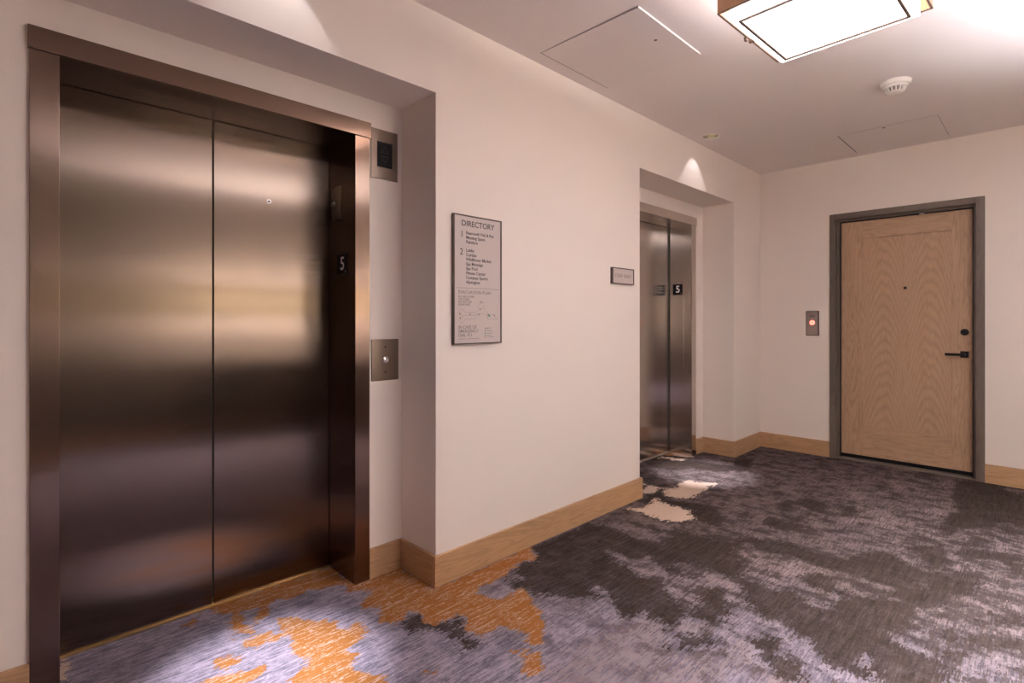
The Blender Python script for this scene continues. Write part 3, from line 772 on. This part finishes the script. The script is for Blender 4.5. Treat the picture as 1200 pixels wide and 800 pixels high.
for u, v in ((.05, .42), (.06, .24), (.29, .40), (.56, .92), (.53, .62), (.50, .40), (.89, .36)):
    p = MP(u, v); obj('plan_symbol', B((0.015, 0.0157, p[0] - .003, p[0] + .003, p[1] - .005, p[1] + .005)), M_GREY_TXT, pl)
for u, v in ((.735, .38), (.765, .34)):
    p = MP(u, v); obj('exit_symbol', B((0.015, 0.0158, p[0] - .005, p[0] + .005, p[1] - .004, p[1] + .004)), M_GREEN, pl)
for zz in (1.244, 1.2325, 1.222): obj('green_marker', B((0.015, 0.0158, 1.8735, 1.8795, zz - .003, zz + .003)), M_GREEN, t)
obj('red_marker', B((0.015, 0.0158, 1.8735, 1.8795, 1.2085, 1.2145)), M_RED_INK, t)
bm = bmesh.new()
for zz, w in ((1.244, .040), (1.2325, .040), (1.222, .034), (1.2115, .052)): box(bm, 0.015, 0.0156, 1.887, 1.887 + w, zz - .0012, zz + .0012)
box(bm, 0.015, 0.0156, 1.696, 1.834, 1.2045, 1.2065)
obj('fine_print', bm, M_GREY_TXT, t)
obj('legend_lettering', text_bm([('LEVEL 5', 0.0125, (1.8735, 1.254), 'LEFT')], F), M_GREY_TXT, t)

# staff-only sign
t = thing('staff_only_sign', 'small framed STAFF ONLY plate on the wall before the steel elevator', 'sign', (0, 3.165, 1.552))
y0, y1, z0, z1 = 3.036, 3.300, 1.552, 1.664
bm = bmesh.new()
box(bm, 0, 0.020, y0, y0 + 0.006, z0, z1); box(bm, 0, 0.020, y1 - 0.006, y1, z0, z1)
box(bm, 0, 0.020, y0 + 0.006, y1 - 0.006, z0, z0 + 0.006); box(bm, 0, 0.020, y0 + 0.006, y1 - 0.006, z1 - 0.006, z1)
obj('frame', bm, M_SIGN_FRAME, t)
obj('face_panel', B((0, 0.015, y0 + 0.006, y1 - 0.006, z0 + 0.006, z1 - 0.006)), M_SIGN_FACE, t)
obj('lettering', text_bm([('STAFF ONLY', 0.036, ((y0 + y1) / 2, 1.597), 'CENTER')], ('+x', 0.0155)), M_GREY_TXT, t)

# ------------------------------------------------------------------ oak door in the far wall
d = bpy.data.objects.new('door_1', None); COL.objects.link(d); d.location = (1.19, YF, 0)
d['kind'] = 'structure'; d['label'] = 'oak panelled door in a dark stained frame on the far wall'
tw = 0.052
def frame_part(m, *bx): return obj('frame', B(*bx, bev=0.0015), m, d)
frame_part(M_TRIMV, (DX0 - tw, DX0, YF - 0.014, YF + 0.14, 0, DZ + tw))
frame_part(M_TRIMV, (DX1, DX1 + tw + 0.004, YF - 0.014, YF + 0.14, 0, DZ + tw))
frame_part(M_TRIMH, (DX0, DX1, YF - 0.014, YF + 0.14, DZ, DZ + tw))
bm = bmesh.new()
ST = 0.018
box(bm, DX0, DX0 + ST, YF + 0.035, YF + 0.082, 0, DZ, bev=0.001); box(bm, DX1 - ST, DX1, YF + 0.035, YF + 0.082, 0, DZ, bev=0.001)
box(bm, DX0 + ST, DX1 - ST, YF + 0.035, YF + 0.082, DZ - ST, DZ, bev=0.001)
obj('door_stop', bm, M_TRIMV, d)
bm = bmesh.new()
box(bm, DX0 + ST, DX0 + ST + 0.007, YF + 0.062, YF + 0.083, 0, DZ - ST); box(bm, DX1 - ST - 0.007, DX1 - ST, YF + 0.062, YF + 0.083, 0, DZ - ST)
box(bm, DX0 + ST, DX1 - ST, YF + 0.062, YF + 0.083, DZ - ST - 0.007, DZ - ST)
obj('weather_seal', bm, M_BLACK, d)
obj('threshold', B((DX0, DX1, YF + 0.0, YF + 0.14, 0.0, 0.012), bev=0.003), M_TRIMH, d)
YL = YF + 0.086
leaf = obj('door_leaf', B((0.880, 1.545, YL + 0.008, YL + 0.040, 0.20, 2.10)), M_DOORP, d)
leaf['label'] = 'oak door leaf with bookmatched flame grain panel'
LX0, LX1 = DX0 + 0.008, DX1 - 0.008
obj('stile', B((LX0, 0.888, YL, YL + 0.045, 0.045, DZ - 0.006), bev=0.0012), M_DOORV, leaf)
obj('stile', B((1.530, LX1, YL, YL + 0.045, 0.045, DZ - 0.006), bev=0.0012), M_DOORV, leaf)
obj('rail', B((0.888, 1.530, YL, YL + 0.045, 2.062, DZ - 0.006), bev=0.0012), M_DOORH, leaf)
obj('rail', B((0.888, 1.530, YL, YL + 0.045, 0.045, 0.318), bev=0.0012), M_DOORH, leaf)
obj('door_sweep', B((LX0, LX1, YL + 0.006, YL + 0.040, 0.013, 0.045)), M_BLACK, d)
bm = bmesh.new(); lathe(bm, [(0.027, 0.0), (0.027, 0.006), (0.024, 0.010), (0.014, 0.0105), (0.013, 0.0085), (0.0, 0.0085)], 36)
bmesh.ops.transform(bm, matrix=Matrix.Translation((1.614, YL, 1.202)) @ Matrix.Rotation(PI / 2, 4, 'X'), verts=bm.verts)
obj('deadbolt', bm, M_BLACKM, d, smooth=True)
bm = bmesh.new(); box(bm, 1.586, 1.640, YL - 0.010, YL, 0.989, 1.043, bev=0.002)
cyl(bm, (1.612, YL - 0.010, 1.016), (0, -1, 0), 0.011, 0.038, 20)
h = obj('door_handle', bm, M_BLACKM, d); h['label'] = 'black lever handle with square rose'
obj('lever', B((1.490, 1.622, YL - 0.058, YL - 0.046, 1.005, 1.027), bev=0.002), M_BLACKM, h)
bm = bmesh.new(); lathe(bm, [(0.0125, 0.0), (0.0125, 0.003), (0.0105, 0.004), (0.0065, 0.004), (0.0060, 0.0025), (0.0, 0.0025)], 24)
bmesh.ops.transform(bm, matrix=Matrix.Translation((1.209, YL + 0.008, 1.588)) @ Matrix.Rotation(PI / 2, 4, 'X'), verts=bm.verts)
obj('peephole', bm, M_BLACKM, d, smooth=True)
obj('closer_catch', B((1.315, 1.350, YF + 0.060, YF + 0.082, DZ - ST - 0.012, DZ - ST), bev=0.002), M_CHROME, d)

# lit push plate left of the door
t = thing('exit_switch', 'small steel push plate with glowing red ring left of the oak door', 'button', (0.493, YF, 1.152))
obj('back_box', B((0.436, 0.550, YF - 0.008, YF, 1.152, 1.391), bev=0.001), M_SIGN_FRAME, t)
obj('plate', B((0.444, 0.542, YF - 0.011, YF - 0.008, 1.160, 1.383), bev=0.001), M_PLATE2, t)
bm = bmesh.new(); lathe(bm, [(0.021, 0.0), (0.021, 0.004), (0.011, 0.004), (0.011, 0.0)], 28)
bmesh.ops.transform(bm, matrix=Matrix.Translation((0.493, YF - 0.011, 1.278)) @ Matrix.Rotation(PI / 2, 4, 'X'), verts=bm.verts)
rr = obj('light_ring', bm, M_RED, t, smooth=True); rr['label'] = 'glowing red ring'
bm = bmesh.new(); cyl(bm, (0.493, YF - 0.011, 1.278), (0, -1, 0), 0.010, 0.005, 24, bev=0.001)
obj('push_button', bm, plain('pink_button', (0.75, 0.5, 0.46), 0.35), t, smooth=True)
obj('label_mark', B((0.470, 0.518, YF - 0.0116, YF - 0.011, 1.333, 1.349)), M_GREY_TXT, t)

# ------------------------------------------------------------------ ceiling things
def ceiling_light(loc, rz, label):
    t = thing('ceiling_light', label, 'ceiling light', loc, (0, 0, rz))
    H, zb = 0.3065, -0.235
    bm = bmesh.new(); box(bm, -0.11, 0.11, -0.11, 0.11, -0.035, 0.0, bev=0.003)
    obj('canopy', bm, M_LIGHTB, t, local=True)
    bm = bmesh.new(); ring(bm, -H, H, -H, H, zb + 0.004, -0.062, 0.005)
    sh = obj('shade', bm, M_SHADE, t, local=True); sh['label'] = 'copper brown side shade'
    bm = bmesh.new(); ring(bm, -H - 0.001, H + 0.001, -H - 0.001, H + 0.001, zb, zb + 0.004, 0.008)
    obj('rim', bm, M_LIGHTB, sh, local=True)
    for kx, ky in ((1, 1), (1, -1), (-1, 1), (-1, -1)):
        bm = bmesh.new(); cyl(bm, (kx * 0.09, ky * 0.09, -0.14), (0, 0, 1), 0.006, 0.11, 12)
        obj('stem', bm, M_LIGHTB, t, local=True)
    l = bpy.data.lights.new('ceiling_light_bulb', 'POINT'); l.energy = BULB_W; l.color = DIFF_COL; l.shadow_soft_size = 0.05
    lo = bpy.data.objects.new('ceiling_light_bulb', l); COL.objects.link(lo); lo.location = (loc[0], loc[1], loc[2] - 0.085)
    bm = bmesh.new(); box(bm, -0.271, 0.271, -0.271, 0.271, zb - 0.028, -0.13, bev=0.002)
    df = obj('diffuser', bm, M_DIFF, t, local=True); df['label'] = 'glowing white diffuser tray'
    bm = bmesh.new(); ring(bm, -0.246, 0.246, -0.246, 0.246, zb - 0.034, zb - 0.027, 0.010)
    obj('diffuser_frame', bm, M_LIGHTB, df, local=True)
    for kx, ky in ((1, 0), (-1, 0), (0, 1), (0, -1)):
        bm = bmesh.new()
        for sgn in (-1, 1):
            if kx: box(bm, kx * 0.287 - 0.022, kx * 0.287 + 0.026, sgn * 0.0 - 0.008, 0.008, zb - 0.012, zb, bev=0.001) if sgn == 1 else box(bm, kx * 0.309 - 0.006, kx * 0.309 + 0.006, -0.042, -0.026, zb - 0.014, zb + 0.004, bev=0.001)
            else: box(bm, -0.010, 0.010, ky * 0.287 - 0.022, ky * 0.287 + 0.026, zb - 0.012, zb, bev=0.001) if sgn == 1 else None
        obj('clip', bm, M_LIGHTB, t, local=True)
    return t
ceiling_light((1.458, 2.462, CEIL), math.radians(-2.5), 'square copper brown ceiling light with a glowing white diffuser')


def downlight(x, y, label):
    t = thing('downlight', label, 'downlight', (x, y, CEIL), group='recessed downlights')
    bm = bmesh.new(); lathe(bm, [(0.0615, 0.001), (0.0615, -0.002), (0.067, -0.0022), (0.069, 0.0)], 40, (x, y, CEIL))
    obj('trim_ring', bm, M_TRIMW, t, smooth=True)
    bm = bmesh.new(); lathe(bm, [(0.0605, 0.0), (0.060, 0.05), (0.050, 0.10), (0.032, 0.125)], 40, (x, y, CEIL))
    obj('reflector', bm, M_REFLECT, t, smooth=True)
    bm = bmesh.new(); lathe(bm, [(0.033, 0.124), (0.020, 0.128), (0.0, 0.129)], 32, (x, y, CEIL))
    obj('lamp', bm, M_LAMP, t, smooth=True)
downlight(0.153, 4.236, 'small round recessed downlight over the steel elevator niche')
downlight(0.153, 0.80, 'small round recessed downlight over the bronze elevator niche')

def access_panel(p, label, tilt):
    x0, x1, y0, y1 = p
    cx, cy2 = (x0 + x1) / 2, (y0 + y1) / 2
    t = thing('access_panel', label, 'access panel', (cx, cy2, CEIL), group='ceiling access panels')
    bm = bmesh.new()
    ring(bm, x0 - 0.001, x1 + 0.001, y0 - 0.001, y1 + 0.001, CEIL + 0.0005, CEIL + 0.05, 0.0015)
    obj('surround', bm, M_BLACK, t)
    bm = bmesh.new(); box(bm, x0, x1, y0, y1, CEIL + 0.05, CEIL + 0.055)
    obj('backing', bm, M_BLACK, t)
    g = 0.0035 if tilt else 0.0055
    bm = bmesh.new(); box(bm, x0 + g, x1 - g * 0.5, y0 + g * 1.3, y1 - g * 0.4, CEIL - 0.0005, CEIL + (0.012 if tilt else 0.0015), bev=0.0004)
    if tilt:
        for v in bm.verts: v.co.z -= tilt * (v.co.x - x0) / (x1 - x0)
    pn = obj('hatch', bm, M_PANEL, t)
    bm = bmesh.new()
    if tilt: cyl(bm, (x1 - 0.10, y0 + 0.33, CEIL - tilt * 0.85 - 0.0018), (0, 0, 1), 0.009, 0.004, 16)
    else: cyl(bm, (x0 + 0.31, y0 + 0.035, CEIL - 0.0018), (0, 0, 1), 0.011, 0.004, 16)
    obj('latch', bm, M_LIGHTB, pn)
access_panel(P1, 'square access hatch in ceiling left of the ceiling light, bright inner edge', 0.007)
access_panel(P2, 'square access hatch in ceiling close to the far wall above the door', 0.0)

t = thing('smoke_detector', 'round white smoke detector on ceiling beyond the square light', 'smoke detector', (1.425, 4.10, CEIL))
c0 = (1.425, 4.10, CEIL)
bm = bmesh.new(); lathe(bm, [(0.0, 0.0), (0.083, 0.0), (0.084, -0.008), (0.075, -0.022), (0.058, -0.024), (0.0, -0.024)], 48, c0)
obj('base', bm, M_DETECT, t, smooth=True)
bm = bmesh.new(); lathe(bm, [(0.0, -0.023), (0.052, -0.024), (0.040, -0.062), (0.0, -0.063)], 40, c0)
obj('sensor_core', bm, M_GRILLE, t, smooth=True)
bm = bmesh.new(); lathe(bm, [(0.050, -0.024), (0.064, -0.024), (0.066, -0.033), (0.060, -0.040), (0.050, -0.040)], 48, c0)
lathe(bm, [(0.0, -0.062), (0.042, -0.061), (0.044, -0.064), (0.032, -0.072), (0.0, -0.074)], 40, c0)
for k in range(14):
    mt = Matrix.Translation(c0) @ Matrix.Rotation(2 * PI * k / 14, 4, 'Z')
    n0 = len(bm.verts)
    box(bm, 0.046, 0.060, -0.0032, 0.0032, -0.066, -0.038)
    bm.verts.ensure_lookup_table()
    for v in bm.verts[n0:]:
        v.co.x += (v.co.z + 0.038) * 0.55       # ribs lean in towards the nose
        v.co = mt @ v.co
obj('cage', bm, M_DETECT, t, smooth=True)

# ------------------------------------------------------------------ furniture opposite the lifts (only seen mirrored in the bronze doors)
M_WALNUT = oak('dark_walnut', (0.060, 0.036, 0.024), (0.030, 0.018, 0.012), (0.085, 0.052, 0.034), 1, rough=0.4)
t = thing('console_table', 'dark walnut console table with two drawers against the wall facing the elevators', 'table', (3.28, 2.55, 0))
obj('tabletop', B((3.06, 3.48, 1.60, 3.50, 0.80, 0.84), bev=0.003), M_WALNUT, t)
obj('apron', B((3.09, 3.46, 1.64, 3.46, 0.64, 0.80)), M_WALNUT, t)
for y0, y1 in ((1.68, 2.53), (2.57, 3.42)):
    dr = obj('drawer', B((3.078, 3.092, y0, y1, 0.655, 0.785), bev=0.002), M_WALNUT, t)
    bm = bmesh.new(); cyl(bm, (3.078, (y0 + y1) / 2, 0.72), (-1, 0, 0), 0.012, 0.022, 20, bev=0.002)
    obj('knob', bm, M_BRASS, dr, smooth=True)
for x in (3.09, 3.41):
    for y in (1.64, 3.41): obj('leg', B((x, x + 0.05, y, y + 0.05, 0, 0.64), bev=0.002), M_WALNUT, t)
obj('lower_shelf', B((3.09, 3.46, 1.64, 3.46, 0.16, 0.19), bev=0.002), M_WALNUT, t)

def lampshade_material():
    m, nt, b = new_mat('linen_lampshade')
    b.inputs['Base Color'].default_value = (0.74, 0.64, 0.48, 1)
    b.inputs['Roughness'].default_value = 0.8
    tr = node(nt, 'ShaderNodeBsdfTranslucent'); tr.inputs['Color'].default_value = (0.85, 0.70, 0.48, 1)
    tc = node(nt, 'ShaderNodeTexCoord'); wv = node(nt, 'ShaderNodeTexNoise'); wv.inputs['Scale'].default_value = 180
    nt.links.new(tc.outputs['Object'], wv.inputs['Vector'])
    bp = node(nt, 'ShaderNodeBump'); bp.inputs['Strength'].default_value = 0.2; bp.inputs['Distance'].default_value = 0.001
    nt.links.new(wv.outputs['Fac'], bp.inputs['Height']); nt.links.new(bp.outputs['Normal'], b.inputs['Normal'])
    mx = node(nt, 'ShaderNodeMixShader'); mx.inputs[0].default_value = 0.06
    out = next(n for n in nt.nodes if n.type == 'OUTPUT_MATERIAL')
    nt.links.new(b.outputs[0], mx.inputs[1]); nt.links.new(tr.outputs[0], mx.inputs[2]); nt.links.new(mx.outputs[0], out.inputs[0])
    return m
M_LINEN = lampshade_material()
for y, lb in ((1.95, 'linen shaded table lamp on the console table end nearer the bronze elevator'), (3.15, 'linen shaded table lamp on the console table end nearer the oak door')):
    c = (3.27, y, 0.84)
    t = thing('table_lamp', lb, 'table lamp', c, group='lamps on the console table')
    bm = bmesh.new(); lathe(bm, [(0.0, 0.0), (0.085, 0.0), (0.085, 0.012), (0.05, 0.03), (0.075, 0.12), (0.082, 0.22), (0.05, 0.33), (0.02, 0.37), (0.02, 0.50), (0.0, 0.50)], 40, c)
    obj('base', bm, M_LIGHTB, t, smooth=True)
    bm = bmesh.new(); lathe(bm, [(0.205, 0.53), (0.205, 0.84)], 48, c)
    obj('shade', bm, M_LINEN, t, smooth=True)
    bm = bmesh.new(); lathe(bm, [(0.0, 0.50), (0.014, 0.50), (0.014, 0.58), (0.0, 0.58)], 20, c)
    obj('socket', bm, M_BRASS, t, smooth=True)
    l = bpy.data.lights.new('table_lamp_light', 'POINT'); l.energy = LAMP_W; l.color = LAMP_COL; l.shadow_soft_size = 0.05
    lo = bpy.data.objects.new('table_lamp_light', l); COL.objects.link(lo); lo.location = (c[0], c[1], c[2] + 0.67)

# ------------------------------------------------------------------ light
def spot(name, x, y, z, aim, power, half_deg, blend, col, soft=0.02):
    l = bpy.data.lights.new(name, 'SPOT')
    l.energy = power; l.spot_size = 2 * math.radians(half_deg); l.spot_blend = blend
    l.color = col; l.shadow_soft_size = soft
    o = bpy.data.objects.new(name, l)
    COL.objects.link(o)
    o.location = (x, y, z)
    dvec = Vector(aim) - Vector((x, y, z))
    o.rotation_euler = dvec.to_track_quat('-Z', 'Y').to_euler()
for (x, y), aim in zip(DL, ((0.12, 0.74, 0), (0.03, 4.36, 0))):
    spot('downlight_beam', x, y, CEIL + 0.085, aim, BEAM_W, 10.0, 1.0, SPOT_COL)
    spot('downlight_spill', x, y, CEIL + 0.085, (x, y, 0), SPILL_W, 34.5, 0.12, SPOT_COL)

w = bpy.data.worlds.new('World'); scene.world = w; w.use_nodes = True
w.node_tree.nodes['Background'].inputs[0].default_value = (0.02, 0.017, 0.015, 1)

# ------------------------------------------------------------------ camera
cd = bpy.data.cameras.new('camera'); cam = bpy.data.objects.new('camera', cd); COL.objects.link(cam)
cd.sensor_fit = 'HORIZONTAL'; cd.sensor_width = 36.0; cd.lens = 623.36 / 1200 * 36.0
cd.shift_y = -(400 - 375.26) / 1200.0
cd.clip_start = 0.02
cam.location = (2.115, 0.0, 1.30)
cam.rotation_euler = (PI / 2, 0, math.radians(45.345))
scene.camera = cam

scene.view_settings.view_transform = 'Standard'
scene.view_settings.look = 'None'
scene.view_settings.gamma = 1.0
scene.view_settings.exposure = EXPOSURE
scene.view_settings.use_curve_mapping = False
scene.cycles.use_denoising = True
scene.cycles.max_bounces = 12
scene.cycles.diffuse_bounces = 8
scene.cycles.sample_clamp_indirect = 6.0
